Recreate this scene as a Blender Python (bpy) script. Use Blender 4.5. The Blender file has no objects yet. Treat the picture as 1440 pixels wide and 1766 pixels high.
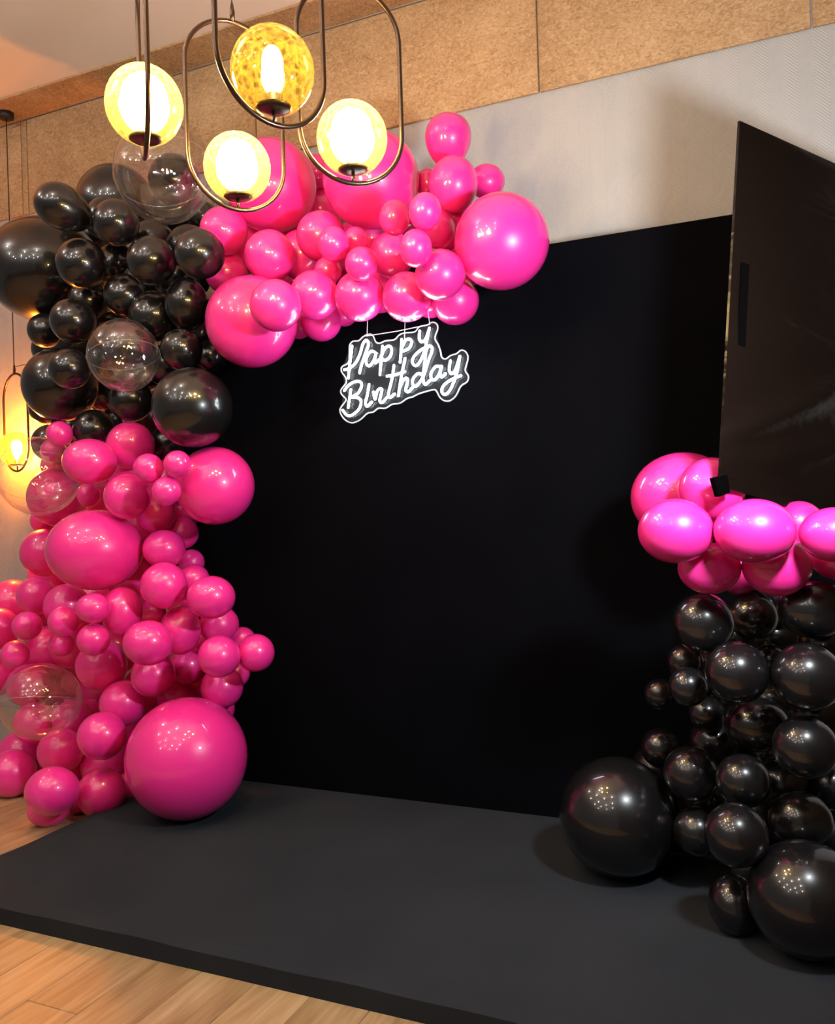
import bpy, bmesh, math, random
from mathutils import Vector, Matrix
random.seed(7)
SC = bpy.context.scene
COL = SC.collection

# ------------------------------------------------------------------ camera
CAM_POS = (0.0000, -3.4100, 1.3318)
CAM_AXES = [[0.91271, 0.4073, -0.03269], [0.03022, 0.0125, 0.99946], [0.40749, -0.91321, -0.0009]]   # right, up, backward
cd = bpy.data.cameras.new('camera'); cd.sensor_fit = 'HORIZONTAL'; cd.sensor_width = 36.0
cd.lens = 36.0 * 1468.91 / 1440.0; cd.clip_start = 0.02
cam = bpy.data.objects.new('camera', cd); COL.objects.link(cam)
mw = Matrix.Identity(4)
for i in range(3):
    for j in range(3): mw[i][j] = CAM_AXES[j][i]
    mw[i][3] = CAM_POS[i]
cam.matrix_world = mw; SC.camera = cam

# ------------------------------------------------------------------ world, lights, exposure
SC.view_settings.view_transform = 'Standard'; SC.view_settings.look = 'None'
SC.view_settings.exposure = 0.0; SC.view_settings.gamma = 1.0; SC.view_settings.use_curve_mapping = False
w = bpy.data.worlds.new('world'); SC.world = w; w.use_nodes = True
bg = w.node_tree.nodes['Background']; bg.inputs[0].default_value = (1.0, .91, .84, 1); bg.inputs[1].default_value = 0.13

def area(name, loc, target, size, power, color):
    l = bpy.data.lights.new(name, 'AREA'); l.shape = 'DISK'; l.size = size; l.energy = power; l.color = color
    o = bpy.data.objects.new(name, l); COL.objects.link(o); o.location = loc
    d = Vector(target) - Vector(loc); o.rotation_euler = d.to_track_quat('-Z', 'Y').to_euler(); return o
# studio light standing right of the frame
area('key_light', (0.20, -1.62, 1.84), (-1.25, 0.0, 1.84), 0.18, 50, (.90, .95, 1.0))
# room downlights behind and beside the camera
for i, (x, y) in enumerate([(-4.2, -1.6), (-4.4, -3.0), (-4.2, -4.6), (-4.0, -6.2), (-3.0, -2.6), (-3.1, -4.0), (-3.0, -5.4), (-1.9, -3.3), (-1.8, -4.8), (-1.9, -6.4), (-.8, -3.0), (-.7, -4.2), (-.6, -5.6), (-2.4, -1.9)]):
    l = bpy.data.lights.new('downlight', 'POINT'); l.energy = 14; l.shadow_soft_size = .03; l.color = (1, .96, .90)
    o = bpy.data.objects.new('downlight', l); COL.objects.link(o); o.location = (x, y, 3.6)

# ------------------------------------------------------------------ helpers
def nodes(name):
    m = bpy.data.materials.new(name); m.use_nodes = True
    nt = m.node_tree; return m, nt, nt.nodes['Principled BSDF']
def N(nt, t, **kw):
    n = nt.nodes.new(t)
    for k, v in kw.items():
        if k[0] == '_': n.inputs[int(k[1:])].default_value = v
        else: setattr(n, k, v)
    return n
def plain(name, col, rough=.5, metal=0, spec=.5):
    m, nt, p = nodes(name); p.inputs['Base Color'].default_value = (*col, 1); p.inputs['Roughness'].default_value = rough
    p.inputs['Metallic'].default_value = metal; p.inputs['Specular IOR Level'].default_value = spec; return m
def glow(name, col, s):
    m, nt, p = nodes(name); p.inputs['Base Color'].default_value = (*col, 1)
    p.inputs['Emission Color'].default_value = (*col, 1); p.inputs['Emission Strength'].default_value = s; return m
def ramp(nt, fac, stops):
    r = nt.nodes.new('ShaderNodeValToRGB'); e = r.color_ramp.elements
    e[0].position, e[0].color = stops[0][0], (*stops[0][1], 1); e[1].position, e[1].color = stops[1][0], (*stops[1][1], 1)
    for p_, c_ in stops[2:]:
        q = e.new(p_); q.color = (*c_, 1)
    nt.links.new(fac, r.inputs[0]); return r.outputs[0]

def mesh_from(bm, name, mat, smooth=False):
    bmesh.ops.recalc_face_normals(bm, faces=bm.faces)
    me = bpy.data.meshes.new(name); bm.to_mesh(me); bm.free()
    if mat: me.materials.append(mat)
    if smooth:
        for p in me.polygons: p.use_smooth = True
    return me
def obj(name, data, parent=None, loc=None):
    o = bpy.data.objects.new(name, data); COL.objects.link(o)
    if parent is not None: o.parent = parent
    if loc is not None: o.location = loc
    return o
def tag(o, label, cat, group=None):
    o['label'] = label; o['category'] = cat
    if group: o['group'] = group
    return o
def empty(name, loc, label, cat, group=None, rz=0):
    o = obj(name, None, None, loc); o.rotation_euler = (0, 0, rz); o.empty_display_size = .05
    return tag(o, label, cat, group)
def add_box(bm, lo, hi, bev=0):
    vs = [bm.verts.new((x, y, z)) for x in (lo[0], hi[0]) for y in (lo[1], hi[1]) for z in (lo[2], hi[2])]
    fs = [bm.faces.new([vs[i] for i in q]) for q in ((0,1,3,2),(4,6,7,5),(0,4,5,1),(2,3,7,6),(0,2,6,4),(1,5,7,3))]
    if bev:
        es = list({e for f in fs for e in f.edges})
        bmesh.ops.bevel(bm, geom=es, offset=bev, segments=1, affect='EDGES')
    return fs
def box(name, lo, hi, mat, parent=None, bev=0):
    bm = bmesh.new(); add_box(bm, lo, hi, bev); return obj(name, mesh_from(bm, name, mat), parent)
def add_tube(bm, pts, r, n=8, closed=False, cap=True):
    pts = [Vector(p) for p in pts]; L = len(pts); rings = []; up = None
    for i, p in enumerate(pts):
        a = pts[(i-1) % L] if (closed or i > 0) else p; b = pts[(i+1) % L] if (closed or i < L-1) else p
        t = (b-a).normalized()
        if up is None: up = t.orthogonal().normalized()
        up = (up - t*up.dot(t)).normalized(); s = t.cross(up)
        rings.append([bm.verts.new(p + (up*math.cos(2*math.pi*k/n) + s*math.sin(2*math.pi*k/n))*r) for k in range(n)])
    for i in range(L if closed else L-1):
        A, B = rings[i], rings[(i+1) % L]
        sh = 0
        if closed and i == L-1:
            sh = min(range(n), key=lambda q: sum((A[k].co-B[(k+q) % n].co).length for k in range(n)))
        for k in range(n): bm.faces.new((A[k], A[(k+1) % n], B[(k+1+sh) % n], B[(k+sh) % n]))
    if cap and not closed:
        for rg, p, q in ((rings[0], pts[0], pts[1]), (rings[-1], pts[-1], pts[-2])):
            tip = bm.verts.new(p + (p-q).normalized()*r*.7)
            for k in range(n): bm.faces.new((rg[k], rg[(k+1) % n], tip))
def add_lathe(bm, prof, n=32):
    rings = []
    for r, z in prof:
        if r < 1e-6: rings.append([bm.verts.new((0, 0, z))])
        else: rings.append([bm.verts.new((r*math.cos(2*math.pi*k/n), r*math.sin(2*math.pi*k/n), z)) for k in range(n)])
    for A, B in zip(rings, rings[1:]):
        for k in range(n):
            q = [A[k % len(A)], A[(k+1) % len(A)], B[(k+1) % len(B)], B[k % len(B)]]
            u = []
            for v in q:
                if v not in u: u.append(v)
            if len(u) > 2: bm.faces.new(u)
def lathe(name, prof, mat, parent=None, n=32, loc=None):
    bm = bmesh.new(); add_lathe(bm, prof, n); return obj(name, mesh_from(bm, name, mat, True), parent, loc)
def tube(name, pts, r, mat, parent=None, n=8, closed=False):
    bm = bmesh.new(); add_tube(bm, pts, r, n, closed); return obj(name, mesh_from(bm, name, mat, True), parent)
def smooth_path(pts, sub=5, closed=False):
    P = [Vector(p) for p in pts]; L = len(P); out = []
    for i in range(L if closed else L-1):
        g = (lambda k: P[k % L]) if closed else (lambda k: P[max(0, min(L-1, k))])
        a, b, c, d = g(i-1), g(i), g(i+1), g(i+2)
        for s in range(sub):
            t = s/sub
            out.append(.5*((2*b)+(c-a)*t+(2*a-5*b+4*c-d)*t*t+(3*b-a-3*c+d)*t**3))
    if not closed: out.append(P[-1])
    return out

# ------------------------------------------------------------------ materials
def mat_wallpaper():
    m, nt, p = nodes('pale_woven_wallpaper'); L = nt.links
    tc = N(nt, 'ShaderNodeTexCoord'); sp = N(nt, 'ShaderNodeSeparateXYZ'); L.new(tc.outputs['Object'], sp.inputs[0])
    pp = N(nt, 'ShaderNodeMath', operation='PINGPONG', _1=.055); L.new(sp.outputs[0], pp.inputs[0])
    ad = N(nt, 'ShaderNodeMath', operation='ADD'); L.new(pp.outputs[0], ad.inputs[0]); L.new(sp.outputs[2], ad.inputs[1])
    mu = N(nt, 'ShaderNodeMath', operation='MULTIPLY', _1=480.0); L.new(ad.outputs[0], mu.inputs[0])
    si = N(nt, 'ShaderNodeMath', operation='SINE'); L.new(mu.outputs[0], si.inputs[0])
    no = N(nt, 'ShaderNodeTexNoise'); no.inputs['Scale'].default_value = 2.2; L.new(tc.outputs['Object'], no.inputs['Vector'])
    L.new(ramp(nt, no.outputs['Fac'], [(.3, (.41, .405, .395)), (.7, (.455, .44, .43))]), p.inputs['Base Color'])
    b = N(nt, 'ShaderNodeBump'); b.inputs['Strength'].default_value = .35; b.inputs['Distance'].default_value = .002
    L.new(si.outputs[0], b.inputs['Height']); L.new(b.outputs[0], p.inputs['Normal']); p.inputs['Roughness'].default_value = .75
    return m
def mat_fibre():
    m, nt, p = nodes('tan_fibre_board'); L = nt.links
    tc = N(nt, 'ShaderNodeTexCoord'); oi = N(nt, 'ShaderNodeObjectInfo')
    mp = N(nt, 'ShaderNodeMapping'); L.new(tc.outputs['Object'], mp.inputs[0]); mp.inputs['Scale'].default_value = (1, 1, 1.6)
    n1 = N(nt, 'ShaderNodeTexNoise'); n1.inputs['Scale'].default_value = 42; n1.inputs['Detail'].default_value = 4; n1.inputs['Distortion'].default_value = 1.6
    L.new(mp.outputs[0], n1.inputs['Vector'])
    n2 = N(nt, 'ShaderNodeTexNoise'); n2.inputs['Scale'].default_value = 3; L.new(tc.outputs['Object'], n2.inputs['Vector'])
    mx = N(nt, 'ShaderNodeMix', data_type='FLOAT'); mx.inputs[0].default_value = .3
    L.new(n1.outputs['Fac'], mx.inputs[2]); L.new(n2.outputs['Fac'], mx.inputs[3])
    c = ramp(nt, mx.outputs[0], [(.34, (.32, .18, .085)), (.5, (.47, .29, .145)), (.66, (.60, .40, .22))])
    hs = N(nt, 'ShaderNodeHueSaturation'); L.new(c, hs.inputs['Color'])
    mr = N(nt, 'ShaderNodeMapRange'); mr.inputs[3].default_value = .94; mr.inputs[4].default_value = 1.04
    L.new(oi.outputs['Random'], mr.inputs[0]); L.new(mr.outputs[0], hs.inputs['Value']); L.new(hs.outputs[0], p.inputs['Base Color'])
    b = N(nt, 'ShaderNodeBump'); b.inputs['Strength'].default_value = .7; b.inputs['Distance'].default_value = .004
    L.new(n1.outputs['Fac'], b.inputs['Height']); L.new(b.outputs[0], p.inputs['Normal']); p.inputs['Roughness'].default_value = .85
    return m
def mat_oak():
    m, nt, p = nodes('oak_plank'); L = nt.links
    tc = N(nt, 'ShaderNodeTexCoord'); oi = N(nt, 'ShaderNodeObjectInfo')
    of = N(nt, 'ShaderNodeVectorMath', operation='SCALE'); L.new(oi.outputs['Location'], of.inputs[0]); of.inputs['Scale'].default_value = 3.7
    ad = N(nt, 'ShaderNodeVectorMath', operation='ADD'); L.new(tc.outputs['Object'], ad.inputs[0]); L.new(of.outputs[0], ad.inputs[1])
    mp = N(nt, 'ShaderNodeMapping'); mp.inputs['Scale'].default_value = (14, 1.1, 1); L.new(ad.outputs[0], mp.inputs[0])
    n1 = N(nt, 'ShaderNodeTexNoise'); n1.inputs['Scale'].default_value = 2.2; n1.inputs['Detail'].default_value = 6; n1.inputs['Distortion'].default_value = .9
    L.new(mp.outputs[0], n1.inputs['Vector'])
    mp2 = N(nt, 'ShaderNodeMapping'); mp2.inputs['Scale'].default_value = (3.2, .8, 1); L.new(ad.outputs[0], mp2.inputs[0])
    n2 = N(nt, 'ShaderNodeTexNoise'); n2.inputs['Scale'].default_value = 2; n2.inputs['Detail'].default_value = 3; L.new(mp2.outputs[0], n2.inputs['Vector'])
    mx = N(nt, 'ShaderNodeMix', data_type='FLOAT'); mx.inputs[0].default_value = .45
    L.new(n1.outputs['Fac'], mx.inputs[2]); L.new(n2.outputs['Fac'], mx.inputs[3])
    c = ramp(nt, mx.outputs[0], [(.33, (.26, .145, .06)), (.5, (.43, .275, .13)), (.68, (.58, .41, .225))])
    hs = N(nt, 'ShaderNodeHueSaturation'); L.new(c, hs.inputs['Color'])
    mr = N(nt, 'ShaderNodeMapRange'); mr.inputs[3].default_value = .86; mr.inputs[4].default_value = 1.1
    L.new(oi.outputs['Random'], mr.inputs[0]); L.new(mr.outputs[0], hs.inputs['Value']); L.new(hs.outputs[0], p.inputs['Base Color'])
    p.inputs['Roughness'].default_value = .42
    b = N(nt, 'ShaderNodeBump'); b.inputs['Strength'].default_value = .12; b.inputs['Distance'].default_value = .001
    L.new(n1.outputs['Fac'], b.inputs['Height']); L.new(b.outputs[0], p.inputs['Normal'])
    return m
def mat_cloth(name, c0, c1, rough):
    m, nt, p = nodes(name); L = nt.links; tc = N(nt, 'ShaderNodeTexCoord')
    n1 = N(nt, 'ShaderNodeTexNoise'); n1.inputs['Scale'].default_value = 2.4; n1.inputs['Detail'].default_value = 5; L.new(tc.outputs['Object'], n1.inputs['Vector'])
    L.new(ramp(nt, n1.outputs['Fac'], [(.3, c0), (.7, c1)]), p.inputs['Base Color'])
    n2 = N(nt, 'ShaderNodeTexNoise'); n2.inputs['Scale'].default_value = 350; L.new(tc.outputs['Object'], n2.inputs['Vector'])
    b = N(nt, 'ShaderNodeBump'); b.inputs['Strength'].default_value = .2; b.inputs['Distance'].default_value = .001
    L.new(n2.outputs['Fac'], b.inputs['Height']); L.new(b.outputs[0], p.inputs['Normal'])
    p.inputs['Roughness'].default_value = rough; p.inputs['Specular IOR Level'].default_value = .04; return m
def mat_film():
    m, nt, p = nodes('black_plastic_film'); L = nt.links; tc = N(nt, 'ShaderNodeTexCoord')
    p.inputs['Base Color'].default_value = (.005, .0028, .002, 1); p.inputs['Roughness'].default_value = .22; p.inputs['Specular IOR Level'].default_value = .17
    mp = N(nt, 'ShaderNodeMapping'); mp.inputs['Scale'].default_value = (1.2, 1.2, 4.0); mp.inputs['Rotation'].default_value = (.25, .3, 0); L.new(tc.outputs['Object'], mp.inputs[0])
    n1 = N(nt, 'ShaderNodeTexNoise'); n1.inputs['Scale'].default_value = 1.6; n1.inputs['Detail'].default_value = 3; n1.inputs['Distortion'].default_value = .7
    L.new(mp.outputs[0], n1.inputs['Vector'])
    b = N(nt, 'ShaderNodeBump'); b.inputs['Strength'].default_value = .3; b.inputs['Distance'].default_value = .05
    L.new(n1.outputs['Fac'], b.inputs['Height']); L.new(b.outputs[0], p.inputs['Normal']); return m
def thin_clear(name, tint, gl_rough=.02, haze=0.0, haze_col=(1, 1, 1), base=.05, edge=.5):
    """thin transparent skin: clear face-on, more mirror-like towards the rim"""
    m, nt, p = nodes(name); L = nt.links; nt.nodes.remove(p); out = nt.nodes['Material Output']
    tr = N(nt, 'ShaderNodeBsdfTransparent'); tr.inputs[0].default_value = (*tint, 1)
    gl = N(nt, 'ShaderNodeBsdfAnisotropic'); gl.inputs['Color'].default_value = (1, 1, 1, 1); gl.inputs['Roughness'].default_value = gl_rough
    lw = N(nt, 'ShaderNodeLayerWeight'); lw.inputs['Blend'].default_value = .5
    pw = N(nt, 'ShaderNodeMath', operation='POWER', _1=3.0); L.new(lw.outputs['Facing'], pw.inputs[0])
    mr = N(nt, 'ShaderNodeMapRange'); mr.inputs[3].default_value = base; mr.inputs[4].default_value = edge; L.new(pw.outputs[0], mr.inputs[0])
    ms = N(nt, 'ShaderNodeMixShader'); L.new(mr.outputs[0], ms.inputs[0]); L.new(tr.outputs[0], ms.inputs[1]); L.new(gl.outputs[0], ms.inputs[2])
    last = ms.outputs[0]
    if haze:
        df = N(nt, 'ShaderNodeBsdfTranslucent'); df.inputs[0].default_value = (*haze_col, 1)
        d2 = N(nt, 'ShaderNodeBsdfDiffuse'); d2.inputs[0].default_value = (*haze_col, 1)
        dm = N(nt, 'ShaderNodeMixShader'); dm.inputs[0].default_value = .5; L.new(df.outputs[0], dm.inputs[1]); L.new(d2.outputs[0], dm.inputs[2])
        m2 = N(nt, 'ShaderNodeMixShader'); m2.inputs[0].default_value = haze; L.new(last, m2.inputs[1]); L.new(dm.outputs[0], m2.inputs[2]); last = m2.outputs[0]
    L.new(last, out.inputs[0]); return m
def mat_crackle(name, haze, line, low, top, amber, milk):
    """amber crackle glass: tinted clear cells with milky cracks that catch the bulb's light"""
    m = thin_clear(name, amber, .05, .5, milk, .04, .3); nt = m.node_tree; L = nt.links
    mix = [n for n in nt.nodes if n.type == 'MIX_SHADER'][-1]
    tc = N(nt, 'ShaderNodeTexCoord')
    no = N(nt, 'ShaderNodeTexNoise'); no.inputs['Scale'].default_value = 14; L.new(tc.outputs['Object'], no.inputs['Vector'])
    vm = N(nt, 'ShaderNodeVectorMath', operation='SCALE'); vm.inputs['Scale'].default_value = .035; L.new(no.outputs['Color'], vm.inputs[0])
    va = N(nt, 'ShaderNodeVectorMath', operation='ADD'); L.new(tc.outputs['Object'], va.inputs[0]); L.new(vm.outputs[0], va.inputs[1])
    vo = N(nt, 'ShaderNodeTexVoronoi', feature='DISTANCE_TO_EDGE'); vo.inputs['Scale'].default_value = 46; L.new(va.outputs[0], vo.inputs['Vector'])
    mr = N(nt, 'ShaderNodeMapRange'); mr.inputs[1].default_value = .03; mr.inputs[2].default_value = .24
    mr.inputs[3].default_value = line; mr.inputs[4].default_value = haze
    L.new(vo.outputs['Distance'], mr.inputs[0])
    # haze rises towards the top, painting the bulb's white glare into the glass
    sp = N(nt, 'ShaderNodeSeparateXYZ'); L.new(tc.outputs['Object'], sp.inputs[0])
    gz = N(nt, 'ShaderNodeMapRange'); gz.inputs[1].default_value = -.09; gz.inputs[2].default_value = .09; gz.inputs[3].default_value = low; gz.inputs[4].default_value = top
    L.new(sp.outputs[2], gz.inputs[0])
    mm = N(nt, 'ShaderNodeMath', operation='MULTIPLY', use_clamp=True); L.new(mr.outputs[0], mm.inputs[0]); L.new(gz.outputs[0], mm.inputs[1])
    L.new(mm.outputs[0], mix.inputs[0]); return m
def mat_latex(name, col, rough, spec=.5):
    m, nt, p = nodes(name); p.inputs['Base Color'].default_value = (*col, 1)
    p.inputs['Roughness'].default_value = rough; p.inputs['Specular IOR Level'].default_value = spec
    p.inputs['Coat Weight'].default_value = 1.0; p.inputs['Coat Roughness'].default_value = .025
    return m

M_WALL = mat_wallpaper(); M_FIB = mat_fibre(); M_OAK = mat_oak()
M_CEIL = plain('beige_ceiling_paint', (.90, .80, .73), .9)
M_SUB = plain('dark_joint', (.08, .045, .02), .9)
M_BACK = mat_cloth('black_backdrop_cloth', (.0014, .0014, .0024), (.0023, .0023, .0036), .9)
M_CARP = mat_cloth('black_platform_cloth', (.0235, .027, .032), (.030, .0335, .039), .85)
M_FILM = mat_film()
M_PINK = mat_latex('hot_pink_latex', (.90, .027, .305), .36)
M_BLACK = mat_latex('black_latex', (.0065, .006, .0065), .28, .42)
M_CLEAR = thin_clear('clear_bubble_plastic', (.97, .96, .95), .015, .008, (1, .95, .9), .12, .8)
M_SEAM = thin_clear('bubble_seam', (.9, .9, .9), .1, .15, (1, .97, .95), .15, .5)
M_BRONZE = plain('dark_bronze_metal', (.12, .075, .05), .3, .9)
M_WIRE = plain('black_cable', (.012, .008, .007), .5)
M_GLASS_A = mat_crackle('amber_crackle_glass', .008, .06, .8, 1.5, (1.0, .84, .46), (1.0, .84, .13))
M_GLASS_B = mat_crackle('milky_amber_crackle_glass', .014, .055, .5, 4.2, (1.0, .90, .62), (1.0, .87, .20))
M_BULB = glow('warm_bulb', (1.0, .76, .46), 128.0)
M_BULB_FAR = glow('amber_bulb', (1.0, .31, .045), 1600.0)
M_NEON = glow('white_neon', (.88, .97, 1.0), 18.0)
M_ACRYL = thin_clear('clear_acrylic', (.97, .98, .98), .03, .013, (.88, .90, 1.0), .004, .12)
M_RIM = thin_clear('acrylic_lit_edge', (.8, .9, .92), .2, .55, (.9, .97, 1.0), .1, .4)
M_STRING = plain('white_cord', (.8, .8, .8), .6)
M_TAPE = plain('matt_black_tape', (.0012, .001, .001), .8, 0, .01)
M_ADDED_WALL = plain('added_wall_brown', (.06, .032, .018), .6)
M_PAPER = plain('white_tape', (.8, .8, .78), .6)

# ------------------------------------------------------------------ room
def struct(o): o['kind'] = 'structure'; return o
XL, XR, YW, ZC, ZB = -7.5, 3.2, 0.315, 3.7613, 3.189
wall = struct(box('wall_back', (XL, YW, 0), (XR, YW+.15, ZC), M_WALL))
def board(x0, x1, y0, y1, z0, z1, parent):
    """one fibre board with chamfered edges, origin at its centre"""
    c = Vector(((x0+x1)/2, (y0+y1)/2, (z0+z1)/2)); h = Vector((x1-x0, y1-y0, z1-z0))/2
    bm = bmesh.new(); add_box(bm, -h, h, .003); o = obj('fibre_board', mesh_from(bm, 'fibre_board', M_FIB), parent, c); return o
struct(box('added_wall_right', (1.15, -8.0, -.01), (1.30, YW-.02, ZC-.016), M_ADDED_WALL))  # unseen wall, added for brown reflections and to block ambient light from the right
g = .003
xs = [XL, -6.5, -5.3, -4.172, -4.124, -2.5, -.996, .108, 1.2, 2.2, XR]
for a, b in zip(xs, xs[1:]): board(a+g, b-g, .30, YW, ZB, ZC-.016, wall)
ceil = struct(box('ceiling', (XL, -8.0, ZC), (XR, YW+.15, ZC+.12), M_CEIL))
xs2 = [XL, -6.2, -5.0, -3.765, -2.5, -1.3, -.1, 1.1, 2.2, XR]
for a, b in zip(xs2, xs2[1:]): board(a+g*.6, b-g*.6, .0676, .298, ZC-.012, ZC, ceil)
floor = struct(box('floor', (XL, -8.0, -.12), (XR, YW+.15, -.010), M_SUB))
PW, PL_, PX0, PX1, PY0, PY1, PT = .185, 1.22, -2.8669, .62, -1.3906, -.001, .0626
bm = bmesh.new(); add_box(bm, (-PW/2+.0008, -PL_/2+.0008, -.012), (PW/2-.0008, PL_/2-.0008, 0), .0015)
plank_me = mesh_from(bm, 'plank', M_OAK)
i = 0; x = -7.38
while x < 1.0:
    y = -4.4 + (i*.43) % PL_ - PL_
    while y < YW:
        y0, y1 = y, y+PL_
        inside = x > PX0+.02 and x+PW < PX1-.02 and y0 > PY0+.02 and y1 < 0
        if not inside and y1 < YW-.002 and y1 > -4.2 and (x < .2):
            obj('plank', plank_me, floor, (x+PW/2, (y0+y1)/2, 0))
        elif not inside and y1 >= YW-.002 and y0 < YW-.1 and x < .2:
            o = obj('plank', plank_me, floor, (x+PW/2, (y0+YW-.002)/2, 0)); o.scale.y = (YW-.002-y0)/PL_
        y += PL_
    x += PW; i += 1

# ------------------------------------------------------------------ platform and backdrop
pl = empty('platform', ((PX0+PX1)/2, (PY0+PY1)/2, 0), 'low black cloth-covered platform on the oak floor under the balloon arch', 'platform')
hx, hy = (PX1-PX0)/2, (PY1-PY0)/2
bm = bmesh.new(); nx, ny = 60, 26
def edge_noise(t): return .003*math.sin(t*7.3)+.002*math.sin(t*17.1+1.2)
top = []
for j in range(ny+1):
    row = []
    for i2 in range(nx+1):
        x = -hx+2*hx*i2/nx; y = -hy+2*hy*j/ny
        e = min(hx-abs(x), y+hy)
        z = PT - (.006 if e < 1e-6 else 0) + (edge_noise(x+y)*.6 if e < .05 else 0) + .0012*math.sin(3.1*x+2*y)*math.sin(4.3*y)
        row.append(bm.verts.new((x, y, z)))
    top.append(row)
for j in range(ny):
    for i2 in range(nx): bm.faces.new((top[j][i2], top[j][i2+1], top[j+1][i2+1], top[j+1][i2]))
loop = top[0][:] + [top[j][nx] for j in range(1, ny+1)] + top[ny][nx-1::-1] + [top[j][0] for j in range(ny-1, 0, -1)]
lo = [bm.verts.new((v.co.x*1.0015, v.co.y*1.002, 0)) for v in loop]
for k in range(len(loop)): bm.faces.new((loop[k], lo[k], lo[(k+1) % len(lo)], loop[(k+1) % len(loop)]))
obj('cloth_cover', mesh_from(bm, 'cloth_cover', M_CARP, False), pl)
box('wooden_core', (-hx+.01, -hy+.01, 0), (hx-.01, hy-.01, PT-.012), M_SUB, pl)
BX0, BX1, BZ1 = -2.862, .24, PT+2.35
bd = empty('backdrop', ((BX0+BX1)/2, .02, 0), 'tall black fabric backdrop panel standing behind the platform', 'backdrop')
bx = (BX1-BX0)/2
bm = bmesh.new(); add_box(bm, (-bx, -.02, .001), (bx, .02, BZ1), .004); obj('fabric_panel', mesh_from(bm, 'fabric_panel', M_BACK), bd)
for sx in (-bx*.7, bx*.7):
    tube('support_strut', [(sx, .02, 1.5), (sx, .24, .02)], .012, M_WIRE, bd)
tp = box('tape_scrap', (-.012, -.03, 0), (.012, .03, .0015), M_PAPER); tp.location = (-2.885, -1.035, .0005); tp.rotation_euler = (0, 0, .25)
tag(tp, 'scrap of white tape on the floor at the platform\'s left edge', 'tape')

# ------------------------------------------------------------------ balloons
GROUPS = {'BL': 'black balloons of the upper left bunch', 'PT': 'pink balloons of the top garland', 'PL': 'pink balloons of the left stack', 'RP': 'pink balloons of the right pillar collar', 'RK': 'black balloons of the right pillar', 'CL': 'clear bubble balloons in the left column'}
FILL = {'BL': 'black balloon buried deep inside the upper left bunch, showing only in gaps', 'PT': 'dark pink balloon buried deep inside the top garland, showing only in gaps', 'PL': 'dark pink balloon buried deep inside the left stack, showing only in gaps', 'RK': 'black balloon buried deep inside the right pillar, showing only in gaps'}
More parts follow.
